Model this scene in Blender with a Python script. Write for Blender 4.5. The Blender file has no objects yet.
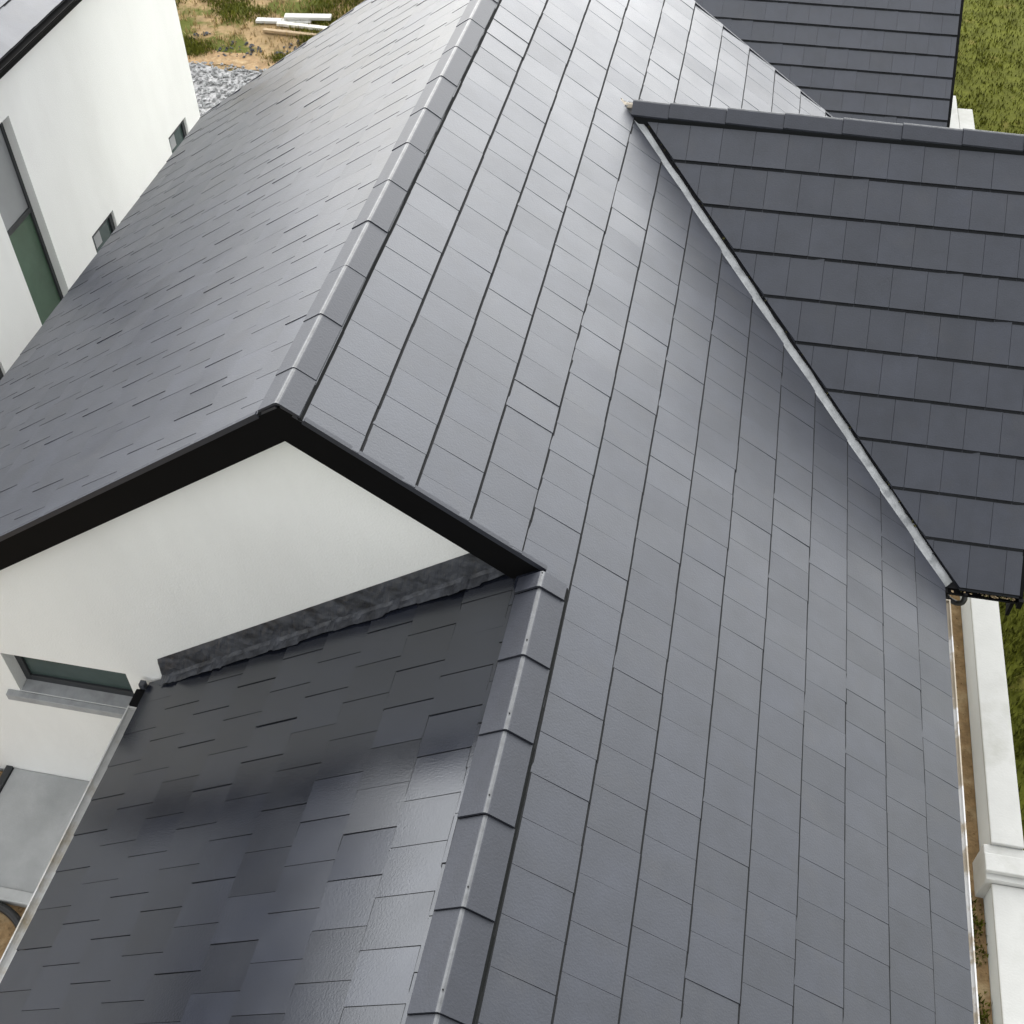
import bpy, math, random
from mathutils import Vector, Matrix, noise
from mathutils.geometry import tessellate_polygon
R = random.Random(7)
scene = bpy.context.scene
col = scene.collection
TH = 0.6134
T, CS, SN = math.tan(TH), math.cos(TH), math.sin(TH)
GZ = -5.0

# ------------------------------------------------------------------ materials
def mat(name, base, rough=.6, spec=.5, var=.0, nscale=6.0, bump=0.0, bscale=60.0, island=0.0,
        ior=1.5, metal=0.0, rvar=0.0, stain=None, stain_scale=1.2, stain_lo=.55, stain_hi=.7, stretch=(1, 1, 1), tint=None):
    m = bpy.data.materials.new(name); m.use_nodes = True
    nt = m.node_tree; N = nt.nodes; L = nt.links
    bs = N['Principled BSDF']
    bs.inputs['Roughness'].default_value = rough
    bs.inputs['IOR'].default_value = ior
    bs.inputs['Specular IOR Level'].default_value = spec
    bs.inputs['Metallic'].default_value = metal
    if tint: bs.inputs['Specular Tint'].default_value = (*tint, 1)
    tc = N.new('ShaderNodeTexCoord')
    mp = N.new('ShaderNodeMapping'); mp.inputs['Scale'].default_value = stretch
    L.new(tc.outputs['Object'], mp.inputs['Vector'])
    cur = None
    rgb = N.new('ShaderNodeRGB'); rgb.outputs[0].default_value = (*base, 1); cur = rgb.outputs[0]
    fac = None
    if var or island:
        hsv = N.new('ShaderNodeHueSaturation'); L.new(cur, hsv.inputs['Color'])
        n1 = N.new('ShaderNodeTexNoise'); n1.inputs['Scale'].default_value = nscale; n1.inputs['Detail'].default_value = 8
        n1.inputs['Roughness'].default_value = .62
        L.new(mp.outputs[0], n1.inputs['Vector'])
        mr = N.new('ShaderNodeMapRange'); L.new(n1.outputs['Fac'], mr.inputs['Value'])
        mr.inputs['From Min'].default_value = .3; mr.inputs['From Max'].default_value = .7
        mr.inputs['To Min'].default_value = 1 - var; mr.inputs['To Max'].default_value = 1 + var
        fac = mr.outputs[0]
        if island:
            g = N.new('ShaderNodeNewGeometry')
            mi = N.new('ShaderNodeMapRange'); L.new(g.outputs['Random Per Island'], mi.inputs['Value'])
            mi.inputs['To Min'].default_value = 1 - island; mi.inputs['To Max'].default_value = 1 + island
            mu = N.new('ShaderNodeMath'); mu.operation = 'MULTIPLY'
            L.new(fac, mu.inputs[0]); L.new(mi.outputs[0], mu.inputs[1]); fac = mu.outputs[0]
            if rvar:
                ml = N.new('ShaderNodeMath'); ml.operation = 'FRACT'
                m7 = N.new('ShaderNodeMath'); m7.operation = 'MULTIPLY'; m7.inputs[1].default_value = 37.7
                L.new(g.outputs['Random Per Island'], m7.inputs[0]); L.new(m7.outputs[0], ml.inputs[0])
                rr = N.new('ShaderNodeMapRange'); L.new(ml.outputs[0], rr.inputs['Value'])
                rr.inputs['To Min'].default_value = rough - rvar; rr.inputs['To Max'].default_value = rough + rvar
                n3 = N.new('ShaderNodeTexNoise'); n3.inputs['Scale'].default_value = 2.3; n3.inputs['Detail'].default_value = 5
                L.new(mp.outputs[0], n3.inputs['Vector'])
                ms = N.new('ShaderNodeMath'); ms.operation = 'MULTIPLY_ADD'; ms.inputs[1].default_value = .16
                L.new(n3.outputs['Fac'], ms.inputs[0])
                sb = N.new('ShaderNodeMath'); sb.operation = 'SUBTRACT'; sb.inputs[1].default_value = .08
                L.new(rr.outputs[0], sb.inputs[0]); L.new(sb.outputs[0], ms.inputs[2])
                L.new(ms.outputs[0], bs.inputs['Roughness'])
        L.new(fac, hsv.inputs['Value']); cur = hsv.outputs[0]
    if stain:
        n2 = N.new('ShaderNodeTexNoise'); n2.inputs['Scale'].default_value = stain_scale; n2.inputs['Detail'].default_value = 7
        n2.inputs['Roughness'].default_value = .6
        L.new(mp.outputs[0], n2.inputs['Vector'])
        m2 = N.new('ShaderNodeMapRange'); L.new(n2.outputs['Fac'], m2.inputs['Value'])
        m2.inputs['From Min'].default_value = stain_lo; m2.inputs['From Max'].default_value = stain_hi
        mx = N.new('ShaderNodeMix'); mx.data_type = 'RGBA'
        L.new(m2.outputs[0], mx.inputs[0]); L.new(cur, mx.inputs[6]); mx.inputs[7].default_value = (*stain, 1)
        cur = mx.outputs[2]
    L.new(cur, bs.inputs['Base Color'])
    if bump:
        nb = N.new('ShaderNodeTexNoise'); nb.inputs['Scale'].default_value = bscale; nb.inputs['Detail'].default_value = 4
        L.new(tc.outputs['Object'], nb.inputs['Vector'])
        b = N.new('ShaderNodeBump'); b.inputs['Strength'].default_value = bump; b.inputs['Distance'].default_value = .01
        L.new(nb.outputs['Fac'], b.inputs['Height']); L.new(b.outputs[0], bs.inputs['Normal'])
    return m

M = {}
TINT = (.93, .955, 1.0)
M['tile'] = mat('tile', (.022, .0245, .035), .37, .5, .22, 5, .12, 90, .13, 1.72, 0, .03, tint=TINT, stain=(.028, .029, .036), stain_scale=3.5, stain_lo=.55, stain_hi=.75)
M['tile_shaded'] = mat('tile_shaded', (.012, .014, .022), .19, .5, .18, 5, .04, 90, .3, 1.76, 0, .015, tint=TINT)  # darker, smoother tile copy; dim reflection of the gable put into its colour
M['tile_edge_shade'] = mat('tile_edge_shade', (.010, .011, .013), .8, .3, .2, 20)  # near-black colour paints the shadow gap between courses onto the noses
M['cap'] = mat('cap', (.019, .021, .030), .52, .5, .16, 8, .14, 80, .12, 1.6, tint=TINT)
M['cap_glint'] = mat('cap_glint', (.10, .104, .112), .42, .5, .35, 18, .1, 60)
M['black'] = mat('black', (.0022, .0022, .0027), .7, .12, .15, 4, .04, 30)
M['roll'] = mat('roll', (.008, .009, .010), .85, .2)
M['deck'] = mat('deck', (.015, .015, .017), .9, .2)
M['render'] = mat('render', (.855, .86, .845), .88, .25, .022, 1.3, .30, 70, stain=(.78, .78, .765), stain_scale=.9, stain_lo=.5, stain_hi=.8, stretch=(1, 1, .35))
M['lead'] = mat('lead', (.36, .37, .38), .55, .5, .22, 14, .35, 22, stain=(.22, .23, .24), stain_scale=9)
M['lead_dark'] = mat('lead_dark', (.058, .062, .074), .42, .5, .4, 9, .5, 26, stain=(.020, .021, .026), stain_scale=5, stain_lo=.48, stain_hi=.66, stretch=(1, 1, 2.4))
M['gutter'] = mat('gutter', (.50, .50, .49), .5, .5, .12, 7, stain=(.35, .30, .22), stain_scale=5, stain_lo=.52, stain_hi=.7)
M['gutter_tan'] = mat('gutter_tan', (.40, .35, .28), .6, .4, .12, 7, stain=(.62, .62, .62), stain_scale=4, stain_lo=.5, stain_hi=.56)
M['frame'] = mat('frame', (.030, .033, .037), .45, .5, .1)
M['glass'] = mat('glass', (.05, .075, .07), .08, .5, .1, ior=1.6)
M['glass_green'] = mat('glass_green', (.065, .115, .075), .25, .5, .15, 3, ior=1.5)
M['panel'] = mat('panel', (.31, .32, .33), .5, .5, .08, 2)
M['blind'] = mat('blind', (.62, .62, .60), .7, .3, .05)
M['sill'] = mat('sill', (.36, .37, .38), .75, .4, .14, 9, .2, 50, stain=(.28, .285, .29), stain_scale=6, stain_lo=.5, stain_hi=.68)
M['concrete'] = mat('concrete', (.44, .45, .455), .85, .35, .10, 3, .15, 70, stain=(.34, .35, .355), stain_scale=1.6, stain_lo=.45, stain_hi=.7)
M['kerb'] = mat('kerb', (.47, .48, .48), .8, .35, .12, 6, .15, 60)
M['soil'] = mat('soil', (.25, .165, .085), .95, .2, .35, 9, .8, 30, stain=(.35, .26, .15), stain_scale=5, stain_lo=.5, stain_hi=.66)
M['gravel'] = mat('gravel', (.27, .27, .275), .95, .2, .5, 16, .9, 18, stain=(.45, .45, .45), stain_scale=4.5, stain_lo=.56, stain_hi=.7)
M['grassg'] = mat('grassg', (.09, .098, .014), .95, .1, .35, 3.2, .8, 22, stain=(.17, .14, .04), stain_scale=2.6, stain_lo=.58, stain_hi=.75)
M['fieldg'] = mat('fieldg', (.27, .19, .10), .95, .1, .3, 3, .8, 14, stain=(.075, .085, .014), stain_scale=.9, stain_lo=.50, stain_hi=.56)
M['blade'] = mat('blade', (.095, .102, .010), .8, .2, .2, 3, island=.5)
M['blade_dry'] = mat('blade_dry', (.30, .22, .10), .8, .2, .2, 3, island=.4)
M['litter'] = mat('litter', (.07, .065, .02), .9, .2)
M['stone'] = mat('stone', (.25, .255, .26), .9, .3, .2, 8, island=.35)
M['dark_stone'] = mat('dark_stone', (.06, .062, .07), .9, .3, .2, 8, island=.5)
M['timber'] = mat('timber', (.62, .60, .55), .8, .3, .2, 6, stretch=(1, 6, 6))
M['timber_tan'] = mat('timber_tan', (.30, .22, .13), .8, .3, .2, 6)
M['pipe'] = mat('pipe', (.008, .008, .009), .45, .5)
M['wall_cap'] = mat('wall_cap', (.54, .54, .525), .8, .3, .05, 3, .15, 60, stain=(.44, .44, .41), stain_scale=2.2, stain_lo=.52, stain_hi=.72)
M['wall_side'] = mat('wall_side', (.74, .77, .78), .85, .3, .04, 2, .1, 120)
M['white_paint'] = mat('white_paint', (.42, .42, .40), .7, .3)

# ------------------------------------------------------------------ helpers
class MB:
    def __init__(s): s.v = []; s.f = []; s.m = []
    def poly(s, pts, mi=0):
        i = len(s.v); s.v += [tuple(p) for p in pts]; s.f.append(tuple(range(i, i + len(pts)))); s.m.append(mi)
    def prism(s, top, bot, mt=0, mb=0, ms=0):
        """closed prism; ms may be a list per side"""
        i = len(s.v); n = len(top)
        s.v += [tuple(p) for p in top] + [tuple(p) for p in bot]
        s.f.append(tuple(range(i, i + n))); s.m.append(mt)
        s.f.append(tuple(range(i + 2 * n - 1, i + n - 1, -1))); s.m.append(mb)
        for k in range(n):
            a, b = k, (k + 1) % n
            s.f.append((i + b, i + a, i + n + a, i + n + b)); s.m.append(ms[k] if isinstance(ms, list) else ms)
    def box(s, x0, x1, y0, y1, z0, z1, mi=0):
        s.prism([(x0, y0, z1), (x1, y0, z1), (x1, y1, z1), (x0, y1, z1)], [(x0, y0, z0), (x1, y0, z0), (x1, y1, z0), (x0, y1, z0)], mi, mi, mi)
    def sweep(s, prof, path_frames, closed=False, caps=True, mi=0):
        """prof: list of (a,b); path_frames: list of (origin, A, B)"""
        i = len(s.v); n = len(prof)
        for o, A, B in path_frames:
            for a, b in prof: s.v.append(tuple(o + A * a + B * b))
        m = n if closed else n - 1
        for k in range(len(path_frames) - 1):
            for j in range(m):
                a = i + k * n + j; b = i + k * n + (j + 1) % n
                s.f.append((a, b, b + n, a + n)); s.m.append(mi)
        if caps and closed:
            s.f.append(tuple(range(i + n - 1, i - 1, -1))); s.m.append(mi)
            e = i + (len(path_frames) - 1) * n
            s.f.append(tuple(range(e, e + n))); s.m.append(mi)
    def build(s, name, mats, parent=None, smooth=False, bevel=0, loc=None):
        me = bpy.data.meshes.new(name); me.from_pydata(s.v, [], s.f)
        if not isinstance(mats, (list, tuple)): mats = [mats]
        for m in mats: me.materials.append(m)
        me.polygons.foreach_set('material_index', s.m)
        if smooth: me.polygons.foreach_set('use_smooth', [True] * len(s.f))
        me.update()
        import bmesh
        bm = bmesh.new(); bm.from_mesh(me); bmesh.ops.recalc_face_normals(bm, faces=bm.faces)
        if loc is not None: bmesh.ops.translate(bm, verts=bm.verts, vec=-Vector(loc))
        bm.to_mesh(me); bm.free()
        o = bpy.data.objects.new(name, me); col.objects.link(o)
        if loc is not None: o.location = loc
        if parent: 
            o.parent = parent
            p = parent; off = Vector((0, 0, 0))
            while p: off += p.location; p = p.parent
            o.location = (Vector(loc) if loc is not None else Vector((0, 0, 0))) - off
        if bevel:
            b = o.modifiers.new('bevel', 'BEVEL'); b.width = bevel; b.segments = 2; b.limit_method = 'ANGLE'
        return o

def tag(o, label=None, cat=None, group=None, kind=None):
    if label: o['label'] = label
    if cat: o['category'] = cat
    if group: o['group'] = group
    if kind: o['kind'] = kind
    return o
def empty(name, loc, label, cat, group=None):
    o = bpy.data.objects.new(name, None); col.objects.link(o); o.location = loc
    o.empty_display_size = .3
    return tag(o, label, cat, group)

def clip(poly, a, b, c):
    """keep a*u+b*s<=c"""
    out = []
    n = len(poly)
    for i in range(n):
        p, q = poly[i], poly[(i + 1) % n]
        dp, dq = a * p[0] + b * p[1] - c, a * q[0] + b * q[1] - c
        if dp <= 0: out.append(p)
        if (dp < 0 < dq) or (dq < 0 < dp):
            t = dp / (dp - dq); out.append((p[0] + (q[0] - p[0]) * t, p[1] + (q[1] - p[1]) * t))
    return out

def tiled(mb, O, U, S, Nn, noses, gauge, w, u0, u1, regions, side=1, th=.015, seed=1, bev=.010, lift=.0035, nup=.02, phase=0., smat=0, gap=.001, shade_lip=.004, rollj=.0012, dhj=.001, nj=.0016):
    rr = random.Random(seed)
    O, U, S, Nn = map(Vector, (O, U, S, Nn))
    for k, ns in enumerate(noses):
        off = (k % 2) * w / 2 + phase
        i0 = math.floor((u0 - off) / w) - 1; i1 = math.ceil((u1 - off) / w) + 1
        rowj = rr.uniform(-.001, .001)
        for i in range(i0, i1):
            a = off + i * w + gap; b = off + (i + 1) * w - gap
            nose = ns + rowj + rr.uniform(-nj, nj)
            if rr.random() < .05: nose += rr.uniform(-2, 2) * nj
            s0 = max(.012, nose - gauge - .05)
            if s0 > nose - .02: continue
            dh = rr.uniform(-dhj, dhj); roll = rr.uniform(-rollj, rollj) + side * lift * .5
            pit = rr.uniform(-.0016, .0016)
            if rr.random() < .08: roll += side * rr.uniform(0, .0016)
            rect = [(a, s0), (b, s0), (b, nose), (a, nose)]
            for reg in regions:
                if callable(reg):
                    pcs = reg(rect)
                else:
                    q = rect
                    for h in reg:
                        q = clip(q, *h)
                        if len(q) < 3: break
                    pcs = [q] if len(q) >= 3 else []
                for q in pcs:
                    if len(q) < 3: continue
                    ar = 0
                    for j in range(len(q)):
                        x, y = q[j], q[(j + 1) % len(q)]; ar += x[0] * y[1] - y[0] * x[1]
                    if abs(ar) < 4e-4: continue
                    top = []; bot = []; isn = []
                    for (u, s) in q:
                        f = (s - (nose - gauge)) / gauge
                        h = nup - .012 + .014 * f + dh + roll * (2 * (u - a) / (b - a) - 1) + pit * f
                        on = abs(s - nose) < 1e-6
                        isn.append(on)
                        top.append(O + U * u + S * (s - (bev if on else 0)) + Nn * h)
                        bot.append(O + U * u + S * s + Nn * (h - th))
                    n_ = len(q)
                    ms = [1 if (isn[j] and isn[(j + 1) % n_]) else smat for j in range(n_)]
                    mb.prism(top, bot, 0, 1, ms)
                    if shade_lip:  # dark strip below the nose, painting in the shade under the tile
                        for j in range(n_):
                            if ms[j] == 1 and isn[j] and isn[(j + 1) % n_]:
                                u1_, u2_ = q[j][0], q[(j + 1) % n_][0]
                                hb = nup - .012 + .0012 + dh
                                P = [O + U * u1_ + S * (nose - .004), O + U * u2_ + S * (nose - .004), O + U * u2_ + S * (nose + shade_lip), O + U * u1_ + S * (nose + shade_lip)]
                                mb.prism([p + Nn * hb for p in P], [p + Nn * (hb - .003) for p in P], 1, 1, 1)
        # note: side faces are the cut edges of each tile

def beam(mb, p0, p1, A, B, a0, a1, b0, b1, mi=0):
    """box swept p0->p1 with cross-section in directions A,B"""
    p0, p1, A, B = map(Vector, (p0, p1, A, B))
    prof = [(a0, b0), (a1, b0), (a1, b1), (a0, b1)]
    mb.sweep(prof, [(p0, A, B), (p1, A, B)], closed=True, mi=mi)

def wall_with_holes(mb, outer, holes, axis, pos, thick, mi=0):
    """outer: list of (a,z); axis 'y' => plane y=pos (a is x); thickness goes to +axis*thick"""
    def P(a, z, d): return (a, pos + d, z) if axis == 'y' else (pos + d, a, z)
    loops = [[Vector((a, z, 0)) for a, z in outer]] + [[Vector((a, z, 0)) for a, z in h] for h in holes]
    flat = [p for l in loops for p in l]
    tris = tessellate_polygon(loops)
    for d in (0, thick):
        i = len(mb.v)
        mb.v += [P(p.x, p.y, d) for p in flat]
        for t in tris: mb.f.append(tuple(i + k for k in t)); mb.m.append(mi)
    for l in loops:
        n = len(l)
        for k in range(n):
            p, q = l[k], l[(k + 1) % n]
            mb.poly([P(p.x, p.y, 0), P(q.x, q.y, 0), P(q.x, q.y, thick), P(p.x, p.y, thick)], mi)

def rect(a0, a1, z0, z1): return [(a0, z0), (a1, z0), (a1, z1), (a0, z1)]

def ridge(parent, p0, p1, across, pitch_t, wing=.135, seg=.458, lift=.045, first=None, label=None, flip=False, step=.006, cw=1.0):
    """row of angle ridge tiles from p0 (low number end) to p1, each tile its own sub-part, over a black ventilation roll"""
    p0, p1, A = Vector(p0), Vector(p1), Vector(across)
    d = (p1 - p0); Ltot = d.length; d.normalize(); Z = Vector((0, 0, 1))
    run = wing * CS
    mr = MB()
    t = pitch_t
    # dry roll strips both sides
    for sgn in (-1, 1):
        prof = [(sgn * (run - .012), -t * (run - .012) - .005), (sgn * (run + .010), -t * (run + .010) + .006),
                (sgn * (run + .003), -t * run + lift - .012), (sgn * (run - .02), -t * (run - .02) + lift - .008)]
        mr.sweep(prof, [(p0 + d * .01, A, Z), (p1 - d * .01, A, Z)], closed=True)
    rl = mr.build('ridge_cap_row', M['roll'], parent)
    pos = 0; n = 0
    rr = random.Random(int(Ltot * 100))
    L = first or seg
    while pos < Ltot - .02:
        a, b = pos, min(pos + L, Ltot); L = seg
        mb = MB()
        xs = [-run, -run * .55, -.022, -.014, 0, .014, .022, run * .55, run]
        def zt(x):
            ax = abs(x)
            return -t * max(ax, .014) * .97 + (.004 if ax < .001 else 0)
        th = .015
        fr = []
        jit = rr.uniform(-.002, .002); jz = rr.uniform(-.0015, .0015)
        for q, up in (((a + .0005, -.001), (b - .0025, step + .004)) if flip else ((a + .0025, step + .003), (b - .0005, -.001))):
            fr.append((p0 + d * q + A * jit + Z * (lift + up + jz), A, Z))
        prof = [(x, zt(x)) for x in xs] + [(x * .985, zt(x) - th) for x in reversed(xs)]
        mb.sweep(prof, fr, closed=True)
        # crest glint painted as a pale strip, then the nail
        cr = [(-.010 * cw, -t * .0142 * .97 + .0016), (0, .0015 - t * .014 * .97 + .004), (.010 * cw, -t * .0142 * .97 + .0016)]
        mb.sweep(cr, fr, closed=False, mi=1)
        nc = (fr[-1][0] - d * .09 if flip else fr[0][0] + d * .10) + Z * (-.005)
        nail = [(.0045 * math.cos(2 * math.pi * k / 8), .0045 * math.sin(2 * math.pi * k / 8)) for k in range(8)]
        if flip: mb.sweep(nail, [(nc + Z * 0, A, d), (nc + Z * .004, A, d)], closed=True, mi=2)
        mb.build('ridge_tile', [M['cap'], M['cap_glint'], M['tile_edge_shade']], rl, loc=fr[0][0])
        pos = b; n += 1
    return rl

# ================================================================== MAIN HOUSE
b_, e_, v_, yv = 1.3692, 4.061, 1.1643, 4.8893
yf, e2 = 7.477, 3.925
YN = -5.2              # near end of the lower, nearer range (behind the camera)
wx1 = 4.57             # verge of the side wing
SE = e_ / CS
H = empty('house', (0, 3, GZ), 'white rendered house with the big dark grey tiled roofs that fill the picture', 'house')
Z = -b_ * T

# --- right slope (continuous past the front gable, cut by the wing)
def reg_right(rect_):
    us = [p[0] for p in rect_]; ss = [p[1] for p in rect_]
    out = []
    def cl(q, hs):
        for h in hs:
            q = clip(q, *h)
            if len(q) < 3: return None
        return q
    xb = b_ / CS
    pieces = []
    if min(us) >= 0: pieces = [rect_]
    elif max(us) <= 0: pieces = [cl(rect_, [(0, -1, -xb)])]
    else: pieces = [cl(rect_, [(-1, 0, 0)]), cl(rect_, [(1, 0, 0), (0, -1, -xb)])]
    gap = .055
    for q in pieces:
        if not q: continue
        q = cl(q, [(1, 0, yf), (-1, 0, -YN), (0, 1, SE - .042)])
        if not q: continue
        if max(p[1] for p in q) * CS <= v_: out.append(q); continue
        near = cl(q, [(1, 0, yv), (1, CS, yv + v_ - gap)])
        far = cl(q, [(-1, 0, -yv), (-1, CS, -yv + v_ - gap)])
        if near: out.append(near)
        if far: out.append(far)
    return out
G = .345
mb = MB()
tiled(mb, (0, 0, 0), (0, 1, 0), (CS, 0, -SN), (SN, 0, CS), [SE - (14 - k) * G - (.015 if k == 5 else 0) for k in range(15)], G, .2385, YN, yf, [reg_right], side=-1, seed=3, phase=.01, th=.015, bev=.016, lift=.0008, rollj=.0005, dhj=.0005, gap=.0007, shade_lip=.005)
rs = mb.build('roof_slope', [M['tile'], M['tile_edge_shade']], H)
rs['label'] = 'long right-hand slope running down to the right eave'
# --- left slope
mb = MB()
SL = e2 / CS
tiled(mb, (0, 0, 0), (0, 1, 0), (-CS, 0, -SN), (-SN, 0, CS), [SL - (14 - k) * G for k in range(0, 15)], G, .2385, 0, yf, [[(-1, 0, 0), (1, 0, yf)]], side=-1, seed=5, lift=.0012, bev=.004, shade_lip=.002, rollj=.0008, dhj=.0005, gap=.0005)
mb.build('roof_slope', [M['tile'], M['tile_edge_shade']], H)['label'] = 'left slope seen at a low angle'
# --- lower range, left slope
mb = MB()
tiled(mb, (b_, 0, Z), (0, 1, 0), (-CS, 0, -SN), (-SN, 0, CS), [.183 + .363 * k for k in range(10)], .363, .253, YN, .11, [[(1, 0, .11), (-1, 0, -YN)]], side=-1, seed=8, lift=.0036, rollj=.0012, phase=.047, smat=1, bev=.002, shade_lip=.014, th=.008)
mb.build('roof_slope', [M['tile_shaded'], M['tile_edge_shade']], H)['label'] = 'lower slope in front of the white gable, dark near the wall'
# --- wing slopes
Wz = -v_ * T
SW = (e_ - v_) / CS
mb = MB()
def reg_wing(q):
    for h in [(1, 0, wx1), (-1, CS, -v_ - .085)]:
        q = clip(q, *h)
        if len(q) < 3: return []
    return [q]
tiled(mb, (0, yv, Wz), (1, 0, 0), (0, -CS, -SN), (0, -SN, CS), [SW - k * G for k in range(10, -1, -1)], G, .262, 1, wx1, [reg_wing], side=1, seed=11, th=.035, nup=.034, bev=.010, gap=.0014, shade_lip=.012, dhj=.0005, lift=.0006, nj=.0005, rollj=.0004)
mb.build('roof_slope', [M['tile'], M['tile_edge_shade']], H)['label'] = 'wing slope with level courses, their shadow lines painted black'
mb = MB()
def reg_wing2(q):
    for h in [(1, 0, wx1), (-1, CS, -v_ - .085), (0, 1, 2.5 / CS)]:
        q = clip(q, *h)
        if len(q) < 3: return []
    return [q]
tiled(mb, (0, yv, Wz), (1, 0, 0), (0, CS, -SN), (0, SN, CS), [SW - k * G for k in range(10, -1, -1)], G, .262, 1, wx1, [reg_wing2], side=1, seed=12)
mb.build('roof_slope', [M['tile'], M['tile_edge_shade']], H)['label'] = 'far slope of the wing'

# --- underlay deck below every slope
mb = MB()
def deck(pts, n, d=.03, off=-.008):
    n = Vector(n)
    mb.prism([Vector(p) + n * off for p in pts], [Vector(p) + n * (off - d) for p in pts])
NR, NL, NWn, NWf = (SN, 0, CS), (-SN, 0, CS), (0, -SN, CS), (0, SN, CS)
def rp(x, y): return (x, y, -x * T)
def lp(x, y): return (-x, y, -x * T)
deck([rp(0.0, .01), rp(b_, .01), rp(b_, yf - .02), rp(0, yf - .02)], NR)
deck([rp(b_, YN), rp(e_ - .03, YN), rp(e_ - .03, yv - (e_ - .03 - v_)), rp(b_, yv - (b_ - v_))], NR, off=-.0095)
deck([rp(b_, yv + (b_ - v_)), rp(v_ + yf - .02 - yv, yf - .02), rp(b_, yf - .02)], NR, off=-.0105)
deck([lp(0, .01), lp(e2 - .03, .01), lp(e2 - .03, yf - .02), lp(0, yf - .02)], NL)
deck([(b_, YN, Z), (b_, .1, Z), (-1.42, .1, Z - (b_ + 1.42) * T), (-1.42, YN, Z - (b_ + 1.42) * T)], NL)
mb.build('roof_deck', M['deck'], H)
mb = MB()
deck([(v_, yv, Wz), (e_, yv - (e_ - v_) , -e_ * T), (wx1 - .02, yv - (e_ - v_), -e_ * T), (wx1 - .02, yv, Wz)], NWn)
deck([(v_, yv, Wz), (v_ + 2.5, yv + 2.5, Wz - 2.5 * T), (wx1 - .02, yv + 2.5, Wz - 2.5 * T), (wx1 - .02, yv, Wz)], NWf)
mb.build('roof_deck', M['deck'], H)

# --- ridges
r1 = ridge(H, (0, -.012, 0), (0, yf + .01, 0), (1, 0, 0), T, first=.28, step=.0005, lift=.036); r1['label'] = 'cap row along the main ridge, pale painted glint on the crest'
r2 = ridge(H, (b_, -.045, Z + .0), (b_, YN, Z), (1, 0, 0), T, first=.12, flip=True, step=.010, lift=.055, wing=.165, seg=.452); r2['label'] = 'cap row on the lower nearer ridge'
r3 = ridge(H, (v_ + .05, yv, Wz), (wx1 + .01, yv, Wz), (0, 1, 0), T, first=.3, lift=.062); r3['label'] = 'cap row along the wing ridge'

# --- verges: grey trim and black barge boards
def barge(y0, x0, x1, z0, sgn, depth=.235, yy=(0.004, .03), name='barge_board'):
    mb = MB()
    # board hangs vertically below the slope line from apex (x0) to foot (x1)
    def zz(x): return z0 - abs(x - x0) * T
    o = .006
    top = [(x0, y0 + sgn * yy[0], zz(x0) - o), (x1, y0 + sgn * yy[0], zz(x1) - o), (x1, y0 + sgn * yy[1], zz(x1) - o), (x0, y0 + sgn * yy[1], zz(x0) - o)]
    bot = [(p[0], p[1], p[2] - depth) for p in top]
    mb.prism(top, bot)
    return mb.build(name, M['black'], H)
def soffit(y0, y1, x0, x1, z0, drop=.21):
    mb = MB()
    def zz(x): return z0 - abs(x - x0) * T
    top = [(x0, y0, zz(x0) - drop), (x1, y0, zz(x1) - drop), (x1, y1, zz(x1) - drop), (x0, y1, zz(x0) - drop)]
    mb.prism(top, [(p[0], p[1], p[2] - .012) for p in top])
    return mb.build('soffit', M['black'], H)
WY = .13
barge(0, 0, -e2, 0, 1); barge(0, .0, b_ + .0, 0, 1)
soffit(.032, WY - .002, 0, -e2, 0); soffit(.032, WY - .002, 0, b_, 0)
barge(yf, 0, -e2, 0, -1); barge(yf, 0, v_ + 2.4, 0, -1)
def trim(p0, p1, n, out, side='y'):
    mb = MB()
    beam(mb, p0, p1, out, n, -.022, .004, -.012, .020)
    return mb.build('verge_trim', M['cap'], H)
trim(rp(.12, 0), rp(b_ - .0, 0), NR, (0, -1, 0)); trim(lp(.12, 0), lp(e2, 0), NL, (0, -1, 0))
trim(rp(.12, yf), rp(v_ + 2.4, yf), NR, (0, 1, 0)); trim(lp(.12, yf), lp(e2, yf), NL, (0, 1, 0))
# wing verge
mb = MB(); beam(mb, (wx1, yv, Wz), (wx1, yv - (e_ - v_), -e_ * T), (1, 0, 0), NWn, -.004, .03, -.02, .024); 
beam(mb, (wx1, yv, Wz), (wx1, yv + 2.5, Wz - 2.5 * T), (1, 0, 0), NWf, -.004, .03, -.02, .024)
mb.build('verge_trim', M['black'], H)
mb = MB()
for sg, rn in ((-1, e_ - v_), (1, 2.5)):
    top = [(wx1 - .03, yv, Wz - .02), (wx1 - .004, yv, Wz - .02), (wx1 - .004, yv + sg * rn, Wz - .02 - rn * T), (wx1 - .03, yv + sg * rn, Wz - .02 - rn * T)]
    mb.prism(top, [(p[0], p[1], p[2] - .2) for p in top])
mb.build('barge_board', M['black'], H)

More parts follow.
